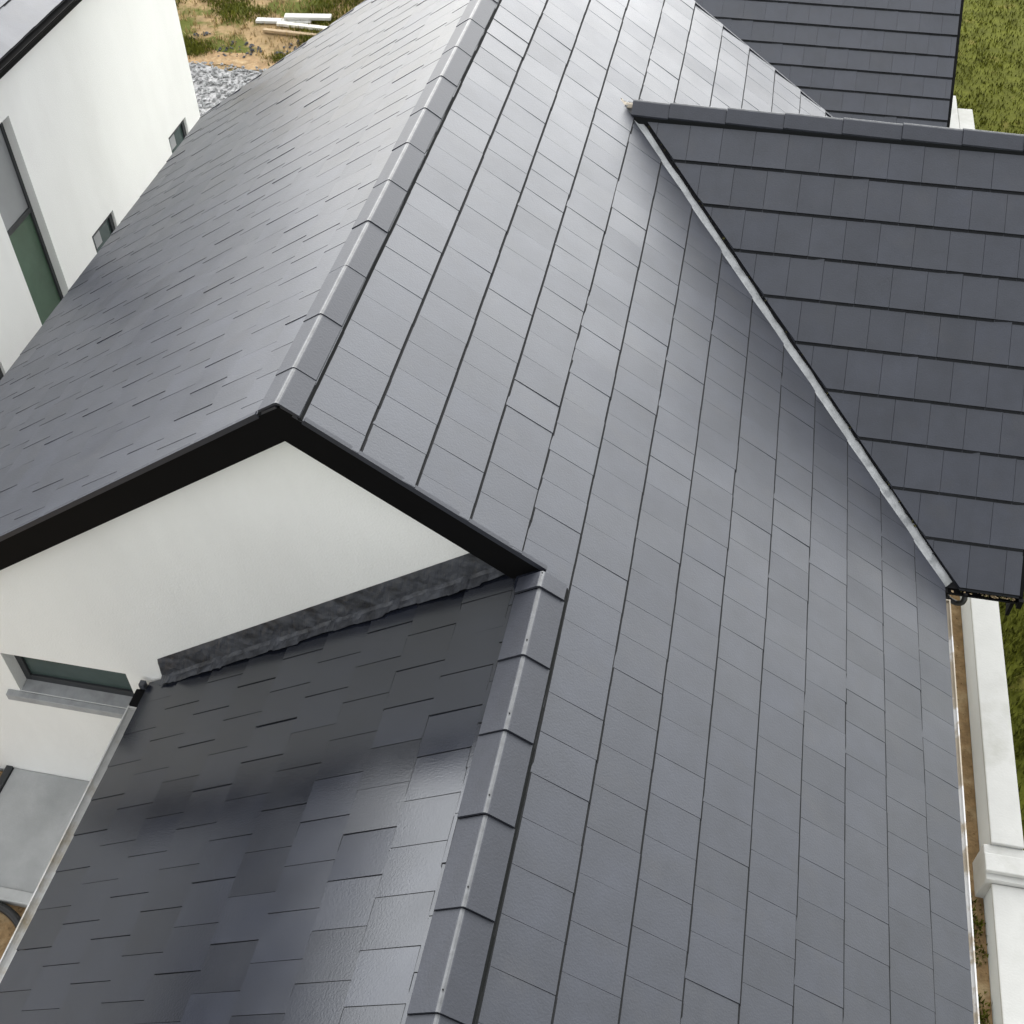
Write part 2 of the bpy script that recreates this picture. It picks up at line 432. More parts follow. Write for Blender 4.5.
# --- lead valley gutters
def valley(sg, run, nm):
    rr = random.Random(4)
    mb = MB()
    n = 46; frames = []
    vd = Vector((1, sg, -T)).normalized()
    A = Vector((1, -sg, 0)).normalized()
    p0 = Vector((v_ - .02, yv - sg * .02 , Wz + .004))
    Lv = run * math.sqrt(2 + T * T) + .03
    k_ = T / math.sqrt(2)     # side slope of both roofs measured across the valley line
    for k in range(n + 1):
        f = k / n
        w = .026 + .022 * f + rr.uniform(-.005, .005)
        zc = rr.uniform(-.004, .004)
        p = p0 + vd * (Lv * f)
        ring = [(-w * 1.02, k_ * w + .000), (-w, k_ * w + .017), (-w * .35, k_ * w * .35 + .014 + zc), (0, .014 + zc), (w * .35, k_ * w * .35 + .014 + zc), (w, k_ * w + .017), (w * 1.02, k_ * w + .000)]
        frames.append([p + A * a + Vector((0, 0, 1)) * (b) for a, b in ring])
    m = len(frames[0]); i = len(mb.v)
    for fr in frames: mb.v += [tuple(p) for p in fr]
    for k in range(n):
        for j in range(m - 1):
            a = i + k * m + j; mb.f.append((a, a + 1, a + m + 1, a + m)); mb.m.append(0)
    o = mb.build('valley_flashing', M['lead'], H, smooth=True)
    s = o.modifiers.new('solid', 'SOLIDIFY'); s.thickness = .003; s.offset = 1
    return o
valley(-1, e_ - v_, 0); valley(1, 2.5, 0)
# small lead saddle where the wing ridge dies into the slope
mb = MB(); rr = random.Random(9)
nx, ny = 10, 8
c0 = Vector((v_ - .005, yv, Wz))
for i in range(nx + 1):
    for j in range(ny + 1):
        x = c0.x - .045 + .13 * i / nx; y = c0.y - .035 + .07 * j / ny
        z = max(-x * T + .014, -v_ * T - abs(y - yv) * T + .030 if x > v_ else -9) + rr.uniform(0, .010)
        if i in (0, nx) or j in (0, ny): x += rr.uniform(-.010, .010); y += rr.uniform(-.010, .010)
        mb.v.append((x, y, z))
for i in range(nx):
    for j in range(ny):
        a = i * (ny + 1) + j
        if (i, j) in ((0, 0), (0, ny - 1), (1, 0), (0, 1), (nx - 1, 0)): continue
        mb.f.append((a, a + 1, a + ny + 2, a + ny + 1)); mb.m.append(0)
o = mb.build('ridge_saddle', M['gutter_tan'], H, smooth=True); s = o.modifiers.new('solid', 'SOLIDIFY'); s.thickness = .003

# bits of moss and dirt caught along the wing side of the valley
mb = MB(); rr = random.Random(77)
for k in range(170):
    f_ = rr.random(); q_ = .070 + abs(rr.gauss(0, .018))
    x = v_ + .06 + f_ * (e_ - v_ - .1); y = yv - (x - v_) + q_ * .9
    c = Vector((x, y, Wz - (yv - y) * T + .012 + rr.uniform(0, .012))); s = rr.uniform(.006, .016); a = rr.uniform(0, 6.3)
    d = Vector((math.cos(a), math.sin(a), rr.uniform(-.3, .3))) * s; q = Vector((-math.sin(a), math.cos(a), .5)) * s * .7
    mb.poly([c - d, c + q, c + d, c - q], 0 if rr.random() < .3 else 1)
tag(mb.build('moss', [M['litter'], M['tile_edge_shade']]), 'dark moss and grit caught beside the lead valley strip on the wing roof', 'moss', kind='stuff')

# --- abutment flashing between gable wall and the lower slope: crinkled lead
mb = MB(); rr = random.Random(21)
nl = 220; rows = [0, .25, .5, .75, 1, 1.3, 1.6, 1.95]
x0, x1 = 1.20, -1.34
def ez(x): return Z - (b_ - x) * T
for i in range(nl + 1):
    f = i / nl; x = x0 + (x1 - x0) * f
    for j, r in enumerate(rows):
        nz = noise.noise(Vector((x * 7, r * 2.1, 1.3))); n2 = noise.noise(Vector((x * 19, r * 5, 7.7)))
        if r <= 1:   # upstand on wall
            up = .165 * (1 - r) + .03
            y = WY - .006 - .016 * r - max(0, nz) * .008 * (r > 0) - abs(n2) * .012 * (r > 0)
            z = ez(x) + .03 + up + (n2 * .004 if r > 0 else 0)
        else:
            y = WY - .022 - .085 * (r - 1) + nz * .008 * (r > 1.7) - (.008 * (int(x * 5 + 40) % 3) - .006 if r > 1.9 else 0)
            z = ez(x) + .046 - .012 * (r - 1) + abs(nz) * .006 + abs(n2) * .008 + (.010 if (x * 2.3) % 1 < .12 else 0)
        xx = x + (noise.noise(Vector((x * 11, r, 3))) * .01 if r > 0 else 0)
        mb.v.append((xx, y, z))
nr = len(rows)
for i in range(nl):
    for j in range(nr - 1):
        a = i * nr + j; mb.f.append((a, a + 1, a + nr + 1, a + nr)); mb.m.append(0)
o = mb.build('wall_flashing', M['lead_dark'], H, smooth=False); s = o.modifiers.new('solid', 'SOLIDIFY'); s.thickness = .004; s.offset = 1

# --- walls
wall = MB()
wx0 = -e2 + .28
gable = [(wx0, GZ), (b_ + .03, GZ), (b_ + .03, Z - .06), (0, -.225), (wx0, wx0 * T - .225)]
# keep the head of the wall below the soffit
gable[2] = (b_ + .03, -(b_ + .03) * T - .225)
win = rect(-2.61, -1.645, -3.375, -2.905)
wall_with_holes(wall, gable, [win], 'y', WY, .25)
w_ = wall.build('wall', M['render'], H)
mb = MB()
mb.box(wx0, wx0 + .25, WY + .252, yf - .4, GZ, wx0 * T - .05 - .17)
wall_with_holes(mb, [(wx0, GZ), (3.75, GZ), (3.75, -3.75 * T - .05), (0, -.24), (wx0, wx0 * T - .24)], [], 'y', yf - .39, .25)
mb.box(3.52, 3.77, YN + .5, yf - .4, GZ, -3.77 * T - .05)
wall_with_holes(mb, [(-1.2, GZ), (3.5, GZ), (3.5, -3.5 * T - .06), (b_, Z - .06), (-1.2, Z - (b_ + 1.2) * T - .06)], [], 'y', YN + .25, .24)
mb.box(-1.2, -.95, YN + .5, WY - .003, GZ, Z - (b_ + 1.2) * T - .05)
mb.build('wall', M['render'], H)
mb = MB()
mb.box(3.78, 4.12, 2.2, 2.44, GZ, -e_ * T - .06 + .1)
wall_with_holes(mb, [(2.45, GZ), (yv + 2.3, GZ), (yv + 2.3, Wz - 2.3 * T - .06), (yv, Wz - .06), (2.45, Wz - (yv - 2.45) * T - .06)], [], 'x', 3.88, .24)
mb.build('wall', M['render'], H)

# --- gable window
def window_y(parent, x0, x1, z0, z1, ypl, depth=.10, sill=True, glass='glass'):
    mb = MB(); f = .05; y0, y1 = ypl + depth, ypl + depth + .06
    mb.box(x0 - .004, x0 + f, y0, y1, z0 - .004, z1 + .004); mb.box(x1 - f, x1 + .004, y0, y1, z0 - .004, z1 + .004)
    mb.box(x0 + f, x1 - f, y0, y1, z0 - .004, z0 + f + .02); mb.box(x0 + f, x1 - f, y0, y1, z1 - f, z1 + .004)
    w = mb.build('window', M['frame'], parent, bevel=.004)
    mb = MB(); mb.box(x0 + f - .002, x1 - f + .002, y0 + .02, y0 + .035, z0 + f + .018, z1 - f + .002)
    mb.build('pane', M[glass], w)
    mb = MB(); mb.box(x0 + f, x1 - f, y0 + .14, y0 + .15, z0 + .02, z1 - .02); mb.build('blind', M['blind'], w)
    mb = MB()
    mb.prism([(x0 + .002, ypl, z0 - .0), (x1 - .002, ypl, z0 - .0), (x1 - .002, y0 + .01, z0 + .012), (x0 + .002, y0 + .01, z0 + .012)],
             [(x0 + .002, ypl, z0 - .05), (x1 - .002, ypl, z0 - .05), (x1 - .002, y0 + .01, z0 - .05), (x0 + .002, y0 + .01, z0 - .05)])
    mb.prism([(x0 - .10, ypl - .05, z0 - .010), (x1 + .10, ypl - .05, z0 - .010), (x1 + .10, ypl - .002, z0 - .001), (x0 - .10, ypl - .002, z0 - .001)],
             [(x0 - .10, ypl - .05, z0 - .075), (x1 + .10, ypl - .05, z0 - .075), (x1 + .10, ypl - .002, z0 - .075), (x0 - .10, ypl - .002, z0 - .075)])
    mb.build('sill', M['sill'], w, bevel=.005)
    return w
window_y(H, -2.61, -1.645, -3.375, -2.905, WY)

# --- gutters
def gutter(parent, x, z, y0, y1, sgn, m='gutter', r=.05, name='gutter'):
    mb = MB(); n = 9
    prof = []
    for k in range(n):
        a = math.pi + math.pi * k / (n - 1)
        prof.append((r * math.cos(a), r * math.sin(a)))
    prof = [(-r - .006, .004), (-r + .003, .004)] + [(p[0] * .93, p[1] * .93) for p in prof[1:-1]] + [(r - .003, .004), (r + .006, .004)] + [(p[0], p[1]) for p in reversed(prof)]
    A, B = Vector((1, 0, 0)), Vector((0, 0, 1))
    mb.sweep(prof, [(Vector((x, y0, z)), A, B), (Vector((x, y1, z)), A, B)], closed=True, mi=0)
    for yy in (y0, y1):
        mb.sweep([(r * math.cos(math.pi + math.pi * k / 8), r * math.sin(math.pi + math.pi * k / 8)) for k in range(9)], [(Vector((x, yy, z)), A, B), (Vector((x, yy + (.01 if yy == y0 else -.01), z)), A, B)], closed=True)
    o = mb.build(name, M[m], parent)
    return o
gutter(H, e_ - .008, -e_ * T - .020, YN, yv - (e_ - v_) - .10, 1, 'gutter_tan', r=.028)
gutter(H, -e2 + .045, -e2 * T - .10, 0, yf, -1, 'black')
xe = b_ - 3.45 * CS
ge = gutter(H, xe - .035, Z - 3.45 * SN - .005, YN, -.09, -1, r=.048)
# black stop end of that gutter at the wall
mb = MB()
mb.box(xe - .085, xe + .012, -.088, .05, Z - 3.45 * SN - .06, Z - 3.45 * SN + .012)
mb.build('gutter_end', M['black'], ge, bevel=.01)
mb = MB()
mb.box(xe - .065, xe - .02, .052, .10, Z - 3.45 * SN - .03, Z - 3.45 * SN + .055)
mb.build('kickout_flashing', M['lead_dark'], ge, bevel=.008)
# wing eave: black gutter and swan neck outlet
mb = MB()
ye = yv - (e_ - v_)
A, B = Vector((0, 1, 0)), Vector((0, 0, 1))
r = .03
prof = [(r * math.cos(math.pi + math.pi * k / 8), r * math.sin(math.pi + math.pi * k / 8)) for k in range(9)]
prof = prof + [(p[0] * .86, p[1] * .86) for p in reversed(prof)]
mb.sweep(prof, [(Vector((e_ - .03, ye - .02, -e_ * T - .01)), A, B), (Vector((wx1 + .03, ye - .02, -e_ * T - .01)), A, B)], closed=True)
mb.box(e_ - .035, e_ + .005, ye - .055, ye + .02, -e_ * T - .06, -e_ * T + .004)
mb.box(wx1 - .0, wx1 + .034, ye - .05, ye + .02, -e_ * T - .07, -e_ * T + .01)
wg = mb.build('gutter', M['black'], H); wg['label'] = 'short black gutter under the wing eave'
def tube(pts, r, n=12):
    mb = MB(); fr = []
    P = [Vector(p) for p in pts]
    up = Vector((0, 0, 1)); prevA = None
    for i, p in enumerate(P):
        t = (P[min(i + 1, len(P) - 1)] - P[max(i - 1, 0)]).normalized()
        if prevA is None:
            A = t.cross(up)
            if A.length < .1: A = t.cross(Vector((1, 0, 0)))
        else: A = prevA - t * prevA.dot(t)
        A.normalize(); B = t.cross(A); prevA = A
        fr.append((p, A, B))
    mb.sweep([(r * math.cos(2 * math.pi * k / n), r * math.sin(2 * math.pi * k / n)) for k in range(n)], fr, closed=True)
    return mb
def smooth_path(ctrl, n=8):
    out = []
    c = [Vector(p) for p in ctrl]; c = [c[0] * 2 - c[1]] + c + [c[-1] * 2 - c[-2]]
    for i in range(1, len(c) - 2):
        for k in range(n):
            t = k / n
            out.append(.5 * ((2 * c[i]) + (c[i + 1] - c[i - 1]) * t + (2 * c[i - 1] - 5 * c[i] + 4 * c[i + 1] - c[i + 2]) * t * t + (3 * c[i] - c[i - 1] - 3 * c[i + 1] + c[i + 2]) * t ** 3))
    out.append(c[-2]); return out
ez_ = -e_ * T
tube(smooth_path([(4.205, ye + .0, ez_ - .03), (4.20, ye - .04, ez_ - .085), (4.165, ye - .03, ez_ - .125), (4.11, ye + .0, ez_ - .125), (4.07, ye + .05, ez_ - .11), (4.04, ye + .16, ez_ - .13), (4.04, ye + .2, ez_ - .3), (4.04, ye + .2, GZ + .1)]), .021).build('downpipe', M['pipe'], H, smooth=True)
# leaf litter lying along the wing eave
mb = MB(); rr = random.Random(5)
for k in range(80):
    x = rr.uniform(e_ + .04, wx1 - .03); 
    if rr.random() < .75: x = rr.uniform(4.33, wx1 - .02)
    c = Vector((x, ye - .02 + rr.uniform(-.018, .018), ez_ - .004 + rr.uniform(0, .01))); s = rr.uniform(.006, .014); a = rr.uniform(0, 6.3)
    d = Vector((math.cos(a), math.sin(a), rr.uniform(-.3, .3))) * s; q = Vector((-math.sin(a), math.cos(a), rr.uniform(-.3, .3))) * s * .6
    mb.poly([c - d, c + q, c + d, c - q], k % 2)
tag(mb.build('leaf_litter', [M['litter'], M['timber_tan']]), 'tan leaf litter lying in the short black gutter under the wing eave', 'leaf litter', kind='stuff')

# ================================================================== NEIGHBOUR HOUSE (left)
NX = -5.3
NB = empty('neighbour_house', (-7.5, 5, GZ), 'neighbouring white house at top left with small recessed windows and pale roof edge', 'house')
ezn = -1.37
tall = rect(5.27, 5.94, -4.55, -2.07)
sm = [rect(9.04, 9.62, -4.75, -4.03), rect(6.70, 7.29, -4.75, -4.03), rect(4.10, 4.42, -4.75, -4.10)]
mb = MB()
wall_with_holes(mb, [(-1.5, GZ), (10.05, GZ), (10.05, ezn - .02), (-1.5, ezn - .02)], [tall] + sm, 'x', NX - .25, .25)
rx = 5.0; rz = ezn + (2.6) * T
for yy in (-1.5, 9.81):
    wall_with_holes(mb, [(NX - 5.2, GZ), (NX - .252, GZ), (NX - .252, ezn - .02), (NX - 2.6, rz - .12), (NX - 5.2, ezn - .02)], [], 'y', yy, .24)
mb.box(NX - 5.45, NX - 5.202, -1.5, 10.05, GZ, ezn - .03)
mb.build('wall', M['render'], NB)
def window_x(parent, a0, a1, z0, z1, kind):
    mb = MB(); f = .045 if kind == 'tall' else .065; x1 = NX - (.10 if kind == 'tall' else .035); x0 = x1 - .05
    mb.box(x0, x1, a0 - .004, a0 + f, z0 - .004, z1 + .004); mb.box(x0, x1, a1 - f, a1 + .004, z0 - .004, z1 + .004)
    mb.box(x0, x1, a0 + f, a1 - f, z0 - .004, z0 + f); mb.box(x0, x1, a0 + f, a1 - f, z1 - f, z1 + .004)
    if kind == 'tall': mb.box(x0, x1, a0 + f, a1 - f, -3.20, -3.14)
    w = mb.build('window', M['frame'], parent, bevel=.003)
    if kind == 'tall':
        mb = MB(); mb.box(x0 + .01, x0 + .028, a0 + f - .002, a1 - f + .002, z0 + f - .002, -3.198); mb.build('pane', M['glass_green'], w)
        mb = MB(); mb.box(x0 + .01, x0 + .034, a0 + f - .002, a1 - f + .002, -3.142, z1 - f + .002); mb.build('infill_panel', M['panel'], w)
    else:
        mb = MB(); mb.box(x0 + .01, x0 + .024, a0 + f - .002, a1 - f + .002, z0 + f - .002, z1 - f + .002); mb.build('pane', M['glass'], w)
        mb = MB(); mb.box(x0 + .026, x0 + .040, a0 + f + .03, a0 + .25, z1 - .24, z1 - f - .01); mb.build('window_sticker', M['panel'], w)
    return w
window_x(NB, 5.27, 5.94, -4.55, -2.07, 'tall')['label'] = 'tall slender window, grey panel above green glass'
for s_ in sm: window_x(NB, s_[0][0], s_[1][0], -4.75, s_[2][1], 'small')
mb = MB()
SNB = 2.75 / CS
tiled(mb, (NX - 2.6, 0, rz + .02), (0, 1, 0), (CS, 0, -SN), (SN, 0, CS), [SNB - k * G for k in range(9, -1, -1)], G, .25, -1.6, 10.2, [[(-1, 0, 1.6), (1, 0, 10.15)]], side=1, seed=31)
tiled(mb, (NX - 2.6, 0, rz + .02), (0, 1, 0), (-CS, 0, -SN), (-SN, 0, CS), [SNB - k * G for k in range(9, -1, -1)], G, .25, -1.6, 10.2, [[(-1, 0, 1.6), (1, 0, 10.15)]], side=1, seed=32)
mb.build('roof', [M['tile'], M['tile_edge_shade']], NB)
mb = MB()
for sg in (-1, 1):
    ax = NX - 2.6; p = [(ax, -1.58, rz + .01), (ax + sg * 2.7, -1.58, rz + .01 - 2.7 * T), (ax + sg * 2.7, 10.12, rz + .01 - 2.7 * T), (ax, 10.12, rz + .01)]
    mb.prism(p, [(q[0], q[1], q[2] - .03) for q in p])
mb.build('roof_deck', M['deck'], NB)
gx = NX - 2.6 + 2.75
mb = MB(); mb.box(NX + .005, gx - .01, -1.6, 10.15, rz - 2.75 * T - .13, rz - 2.75 * T - .02)
mb.build('fascia', M['black'], NB)
gutter(NB, gx + .03, rz - 2.75 * T + .0, -1.6, 10.15, 1, 'black', r=.04)

# ================================================================== FAR BUILDING (top right)
a20 = math.radians(35); c2, s2, t2 = math.cos(a20), math.sin(a20), math.tan(a20)
FX1 = 4.512; fy, fz = 9.568, -3.165
FB = empty('far_building', (2, 12, GZ), 'building behind the wing at top right with dark tiled roof of narrow level courses', 'house')
run = 4.2 * c2
apx = (0, fy + run, fz + 4.2 * s2)
mb = MB()
G2 = .272
ns = [4.2 + .24 - k * G2 for k in range(16, -1, -1)]
tiled(mb, apx, (1, 0, 0), (0, -c2, -s2), (0, -s2, c2), ns, G2, .262, -1.2, FX1, [[(1, 0, FX1), (-1, 0, 1.2)]], side=1, seed=41, th=.036, nup=.036, bev=.010, shade_lip=.012, nj=.0005, dhj=.0005, lift=.0006, rollj=.0004)
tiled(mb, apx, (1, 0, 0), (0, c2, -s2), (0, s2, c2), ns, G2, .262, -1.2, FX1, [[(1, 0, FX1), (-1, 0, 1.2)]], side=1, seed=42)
mb.build('roof', [M['tile'], M['tile_edge_shade']], FB)
mb = MB(); L2 = 4.5
for sg in (-1, 1):
    p = [(-1.18, apx[1], apx[2] - .012), (FX1 - .01, apx[1], apx[2] - .012), (FX1 - .01, apx[1] + sg * L2 * c2, apx[2] - .012 - L2 * s2), (-1.18, apx[1] + sg * L2 * c2, apx[2] - .012 - L2 * s2)]
    mb.prism(p, [(q[0], q[1], q[2] - .03) for q in p])
mb.build('roof_deck', M['deck'], FB)
mb = MB()
for sg in (-1, 1):
    beam(mb, (FX1, apx[1], apx[2]), (FX1, apx[1] + sg * 4.5 * c2, apx[2] - 4.5 * s2), (1, 0, 0), (0, 0, 1), -.004, .035, -.16, .028)
mb.build('verge_trim', M['black'], FB)
mb = MB()
yA, yB = apx[1] - 4.2 * c2 + .1, apx[1] + 4.2 * c2 - .1
zA = apx[2] - 4.1 * s2 - .1
for xx in (-1.05, FX1 - .35):
    wall_with_holes(mb, [(yA, GZ), (yB, GZ), (yB, zA), (apx[1], apx[2] - .06), (yA, zA)], [], 'x', xx, .2)
mb.box(-.85, FX1 - .352, yA, yA + .2, GZ, zA); mb.box(-.85, FX1 - .352, yB - .2, yB, GZ, zA)
mb.build('wall', M['render'], FB)
mb = MB()
prof = [(-.14, -.14 * t2), (0, .0), (.14, -.14 * t2), (.135, -.14 * t2 - .02), (0, -.02), (-.135, -.14 * t2 - .02)]
mb.sweep(prof, [(Vector((-1.2, apx[1], apx[2] + .05)), Vector((0, 1, 0)), Vector((0, 0, 1))), (Vector((FX1 + .01, apx[1], apx[2] + .05)), Vector((0, 1, 0)), Vector((0, 0, 1)))], closed=True)
mb.build('ridge_cap_row', M['cap'], FB)

# ================================================================== GARDEN WALLS
GW = empty('garden_wall', (4.9, 1, GZ), 'low white garden wall with pale coping beside the right eave', 'garden wall')
def gwx(y): return 4.755 + (2.6 - y) * .003
mb = MB(); mb.box(4.765, 4.985, .90, 4.3, GZ, -4.53); mb.box(4.765, 4.985, -3, .60, GZ, -4.60); mb.build('wall', M['wall_side'], GW)
mb = MB(); mb.box(4.752, 4.998, .90, 4.3, -4.528, -4.49); mb.build('coping', M['wall_cap'], GW, bevel=.008)
mb = MB(); mb.box(4.752, 5.03, -3, .598, -4.598, -4.565); mb.build('coping', M['wall_cap'], GW, bevel=.008)
mb = MB(); mb.box(4.70, 5.03, .602, .898, GZ, -4.52); mb.box(4.69, 5.2, .65, .80, -4.518, -4.475); mb.build('pier', M['wall_cap'], GW, bevel=.008)
GW2 = empty('garden_wall', (5.1, 12, GZ), 'short white wall end and pier beyond the far roof corner by the lawn', 'garden wall')
mb = MB(); mb.box(5.0, 5.14, 8.4, 13.0, GZ, -4.53); mb.build('wall', M['wall_side'], GW2)
mb = MB(); mb.box(4.99, 5.15, 8.4, 13.02, -4.528, -4.49); mb.build('coping', M['wall_cap'], GW2, bevel=.008)
mb = MB(); mb.box(5.152, 5.36, 11.4, 12.65, GZ, -4.49); mb.build('pier', M['wall_cap'], GW2, bevel=.01)

# ================================================================== PATIO
P_ = empty('patio', (-2.2, -.4, GZ), 'grey concrete patio slab with pale kerb below the gable window', 'patio')
mb = MB(); mb.box(-3.09, -1.202, -.86, WY - .003, GZ, -4.62); mb.build('slab', M['concrete'], P_, bevel=.006)
mb = MB(); mb.box(-3.15, -3.095, -.93, WY - .003, GZ, -4.60); mb.build('channel', M['frame'], P_)
mb = MB(); mb.box(-3.09, -1.202, -.96, -.864, GZ, -4.60); mb.build('kerb', M['kerb'], P_, bevel=.008)
pp = smooth_path([(-3.3, -1.05, -4.75), (-2.9, -.99, -4.66), (-2.636, -1.0, -4.64), (-2.50, -1.045, -4.64), (-2.39, -1.12, -4.64), (-2.30, -1.20, -4.66), (-2.15, -1.4, -4.75)], 14)
po = tube(pp, .034, 12).build('drain_pipe', M['pipe'], smooth=True)
tag(po, 'bent black plastic drain pipe lying on bare soil beside the patio', 'pipe')

# ================================================================== GROUND
def sheet(name, pts, z, m, kind='structure', jitter=0, seed=0, sub=10):
    rr = random.Random(seed); out = []
    n = len(pts)
    for i in range(n):
        a, b = Vector((*pts[i], 0)), Vector((*pts[(i + 1) % n], 0))
        k = max(1, int((b - a).length / .25)) if jitter else 1
        for j in range(k):
            p = a.lerp(b, j / k)
            if jitter: p += Vector((noise.noise(Vector((p.x * 1.7, p.y * 1.7, seed))), noise.noise(Vector((p.x * 1.7, p.y * 1.7, seed + 9))), 0)) * jitter * 2
            out.append(p)
    tris = tessellate_polygon([out])
    mb = MB(); mb.v = [(p.x, p.y, z) for p in out]
    for t in tris: mb.f.append(tuple(t)); mb.m.append(0)
    return tag(mb.build(name, m), kind=kind)
mb = MB()
nn = 40
def gh(x, y): return GZ
mb.poly([(-500, -500, GZ), (500, -500, GZ), (500, 700, GZ), (-500, 700, GZ)])
tag(mb.build('ground', M['grassg']), kind='structure')
sheet('field', [(-40, 12.6), (2.5, 12.6), (2.5, 60), (-40, 60)], GZ + .004, M['fieldg'], jitter=.25, seed=3)
sheet('gravel_yard', [(-30, -3), (-3.4, -3), (-3.4, 12.9), (-30, 13.1)], GZ + .008, M['gravel'], jitter=.15, seed=5)
sheet('soil', [(-9, -8), (-.9, -8), (-.9, .1), (-9, .1)], GZ + .33, M['soil'], jitter=0, seed=6)
sheet('soil_strip', [(3.78, -6), (4.762, -6), (4.762, 4.2), (3.78, 4.2)], GZ + .17, M['soil'], seed=7)
sheet('dark_sheet', [(4.9, 19.2), (12, 18.4), (12, 24), (4.9, 24)], GZ + .012, M['dark_stone'], jitter=.2, seed=8)  # dark sheet added along the far edge of the lawn
sheet('soil_margin', [(-8.5, 12.9), (-4.2, 12.9), (-4.2, 13.3), (-8.5, 13.5)], GZ + .016, M['soil'], jitter=.12, seed=12)

# grass blades, stones, rubble
def tufts(name, rects, count, m, h=(.05, .14), seed=1, thr=None, lab='', cat='grass', spread=.05, blades=5, fn=None):
    rr = random.Random(seed); mb = MB(); n = 0; tries = 0
    while n < count and tries < count * 12:
        tries += 1
        x0, x1, y0, y1 = rects[rr.randrange(len(rects))]
        x, y = rr.uniform(x0, x1), rr.uniform(y0, y1)
        if thr is not None and noise.noise(Vector((x * .9, y * .9, seed))) + .5 * noise.noise(Vector((x * 2.7, y * 2.7, 5))) < thr: continue
        z = fn(x, y) if fn else GZ
        n += 1
        for k in range(blades):
            a = rr.uniform(0, 6.28); hh = rr.uniform(*h); w = rr.uniform(.006, .013)
            bx, by = x + rr.gauss(0, spread), y + rr.gauss(0, spread)
            lean = rr.uniform(.1, .7) * hh
            mb.poly([(bx - math.sin(a) * w, by + math.cos(a) * w, z), (bx + math.sin(a) * w, by - math.cos(a) * w, z), (bx + math.cos(a) * lean, by + math.sin(a) * lean, z + hh)])
    return tag(mb.build(name, m), lab, cat, kind='stuff')
tufts('lawn_grass', [(4.95, 9.5, 8.5, 19.2)], 4200, M['blade'], h=(.03, .08), seed=2, lab='short rough green grass on the lawn beyond the white wall', spread=.07)
tufts('side_grass', [(5.05, 6.4, -.5, 6.5)], 1800, M['blade'], seed=4, lab='short green grass to the right of the white garden wall')
tufts('field_grass', [(-8.5, -2.5, 13.2, 19), (-8, -4.5, 13.3, 14.2)], 6500, M['blade'], (.03, .1), seed=6, thr=.08, lab='patchy green grass on the brown field at top left', spread=.09)
tufts('dry_grass', [(-8.5, -2.5, 13.3, 19)], 1200, M['blade_dry'], (.04, .12), seed=7, thr=-.2, lab='dry straw coloured grass on the field at top left')
tufts('verge_weeds', [(4.55, 4.72, -1.2, .7)], 260, M['blade'], (.02, .06), seed=9, thr=-.1, lab='small weeds in the soil strip between roof eave and white wall', cat='weeds', spread=.03, fn=lambda x, y: GZ + .17)
def stones(name, rects, count, m, s=(.01, .04), seed=1, lab='', cat='stones', z=GZ, thr=None):
    rr = random.Random(seed); mb = MB()
    for k in range(count):
        x0, x1, y0, y1 = rects[rr.randrange(len(rects))]
        x, y = rr.uniform(x0, x1), rr.uniform(y0, y1)
        if thr is not None and noise.noise(Vector((x * 1.3, y * 1.3, seed))) < thr: continue
        r = rr.uniform(*s) * rr.uniform(.6, 1)
        rot = Matrix.Rotation(rr.uniform(0, 6.28), 3, 'Z') @ Matrix.Rotation(rr.uniform(-.5, .5), 3, 'X')
        vs = [Vector(q) for q in ((1, 0, 0), (-1, 0, 0), (0, .8, 0), (0, -.8, 0), (0, 0, .6), (0, 0, -.6))]
        vs = [rot @ Vector((q.x * rr.uniform(.7, 1.2), q.y * rr.uniform(.7, 1.2), q.z * rr.uniform(.7, 1.2))) * r + Vector((x, y, z + r * .3)) for q in vs]
        i = len(mb.v); mb.v += [tuple(q) for q in vs]
        for f in ((0, 2, 4), (2, 1, 4), (1, 3, 4), (3, 0, 4), (2, 0, 5), (1, 2, 5), (3, 1, 5), (0, 3, 5)):
            mb.f.append(tuple(i + j for j in f)); mb.m.append(0)
    return tag(mb.build(name, m), lab, cat, kind='stuff')
stones('gravel', [(-7.2, -4, 8.5, 13)], 4200, M['stone'], (.02, .06), 3, 'loose pale grey gravel between the two houses', 'gravel', GZ + .01)
stones('rubble', [(-7.2, -4.4, 13.25, 14.05)], 260, M['dark_stone'], (.02, .06), 4, 'dark rubble along the edge of the field behind the gravel', 'rubble', GZ + .01, thr=-.05)
stones('soil_crumbs', [(-4, -1.3, -3, -.97)], 900, M['soil'], (.006, .022), 5, 'crumbs of tan soil around the black drain pipe', 'soil', GZ + .335)
stones('strip_crumbs', [(4.3, 4.75, -1.6, 4)], 700, M['soil'], (.005, .016), 6, 'crumbs of brown soil along the foot of the white garden wall', 'soil', GZ + .173)

# boards lying on the field
def board(x, y, z, L, w, h, rz, m, label, tilt=0):
    mb = MB(); mb.box(-L / 2, L / 2, -w / 2, w / 2, 0, h)
    o = mb.build('timber_board', m, bevel=.006); o.location = (x, y, z); o.rotation_euler = (tilt, 0, rz)
    return tag(o, label, 'board', 'boards lying on the field')
board(-5.75, 14.62, GZ + .02, .95, .14, .045, .10, M['white_paint'], 'white board lying nearest the neighbour house in the heap at top left')
board(-5.35, 14.74, GZ + .07, .8, .15, .05, .14, M['white_paint'], 'widest white board lying on top of the heap on the field', .05)
board(-5.25, 14.48, GZ + .02, 1.15, .10, .05, -.06, M['timber'], 'long pale grey board at the front of the heap, closest to the dark roof')
board(-5.45, 14.20, GZ + .02, 1.05, .08, .05, -.05, M['timber_tan'], 'thin tan timber lying in front of the white boards')

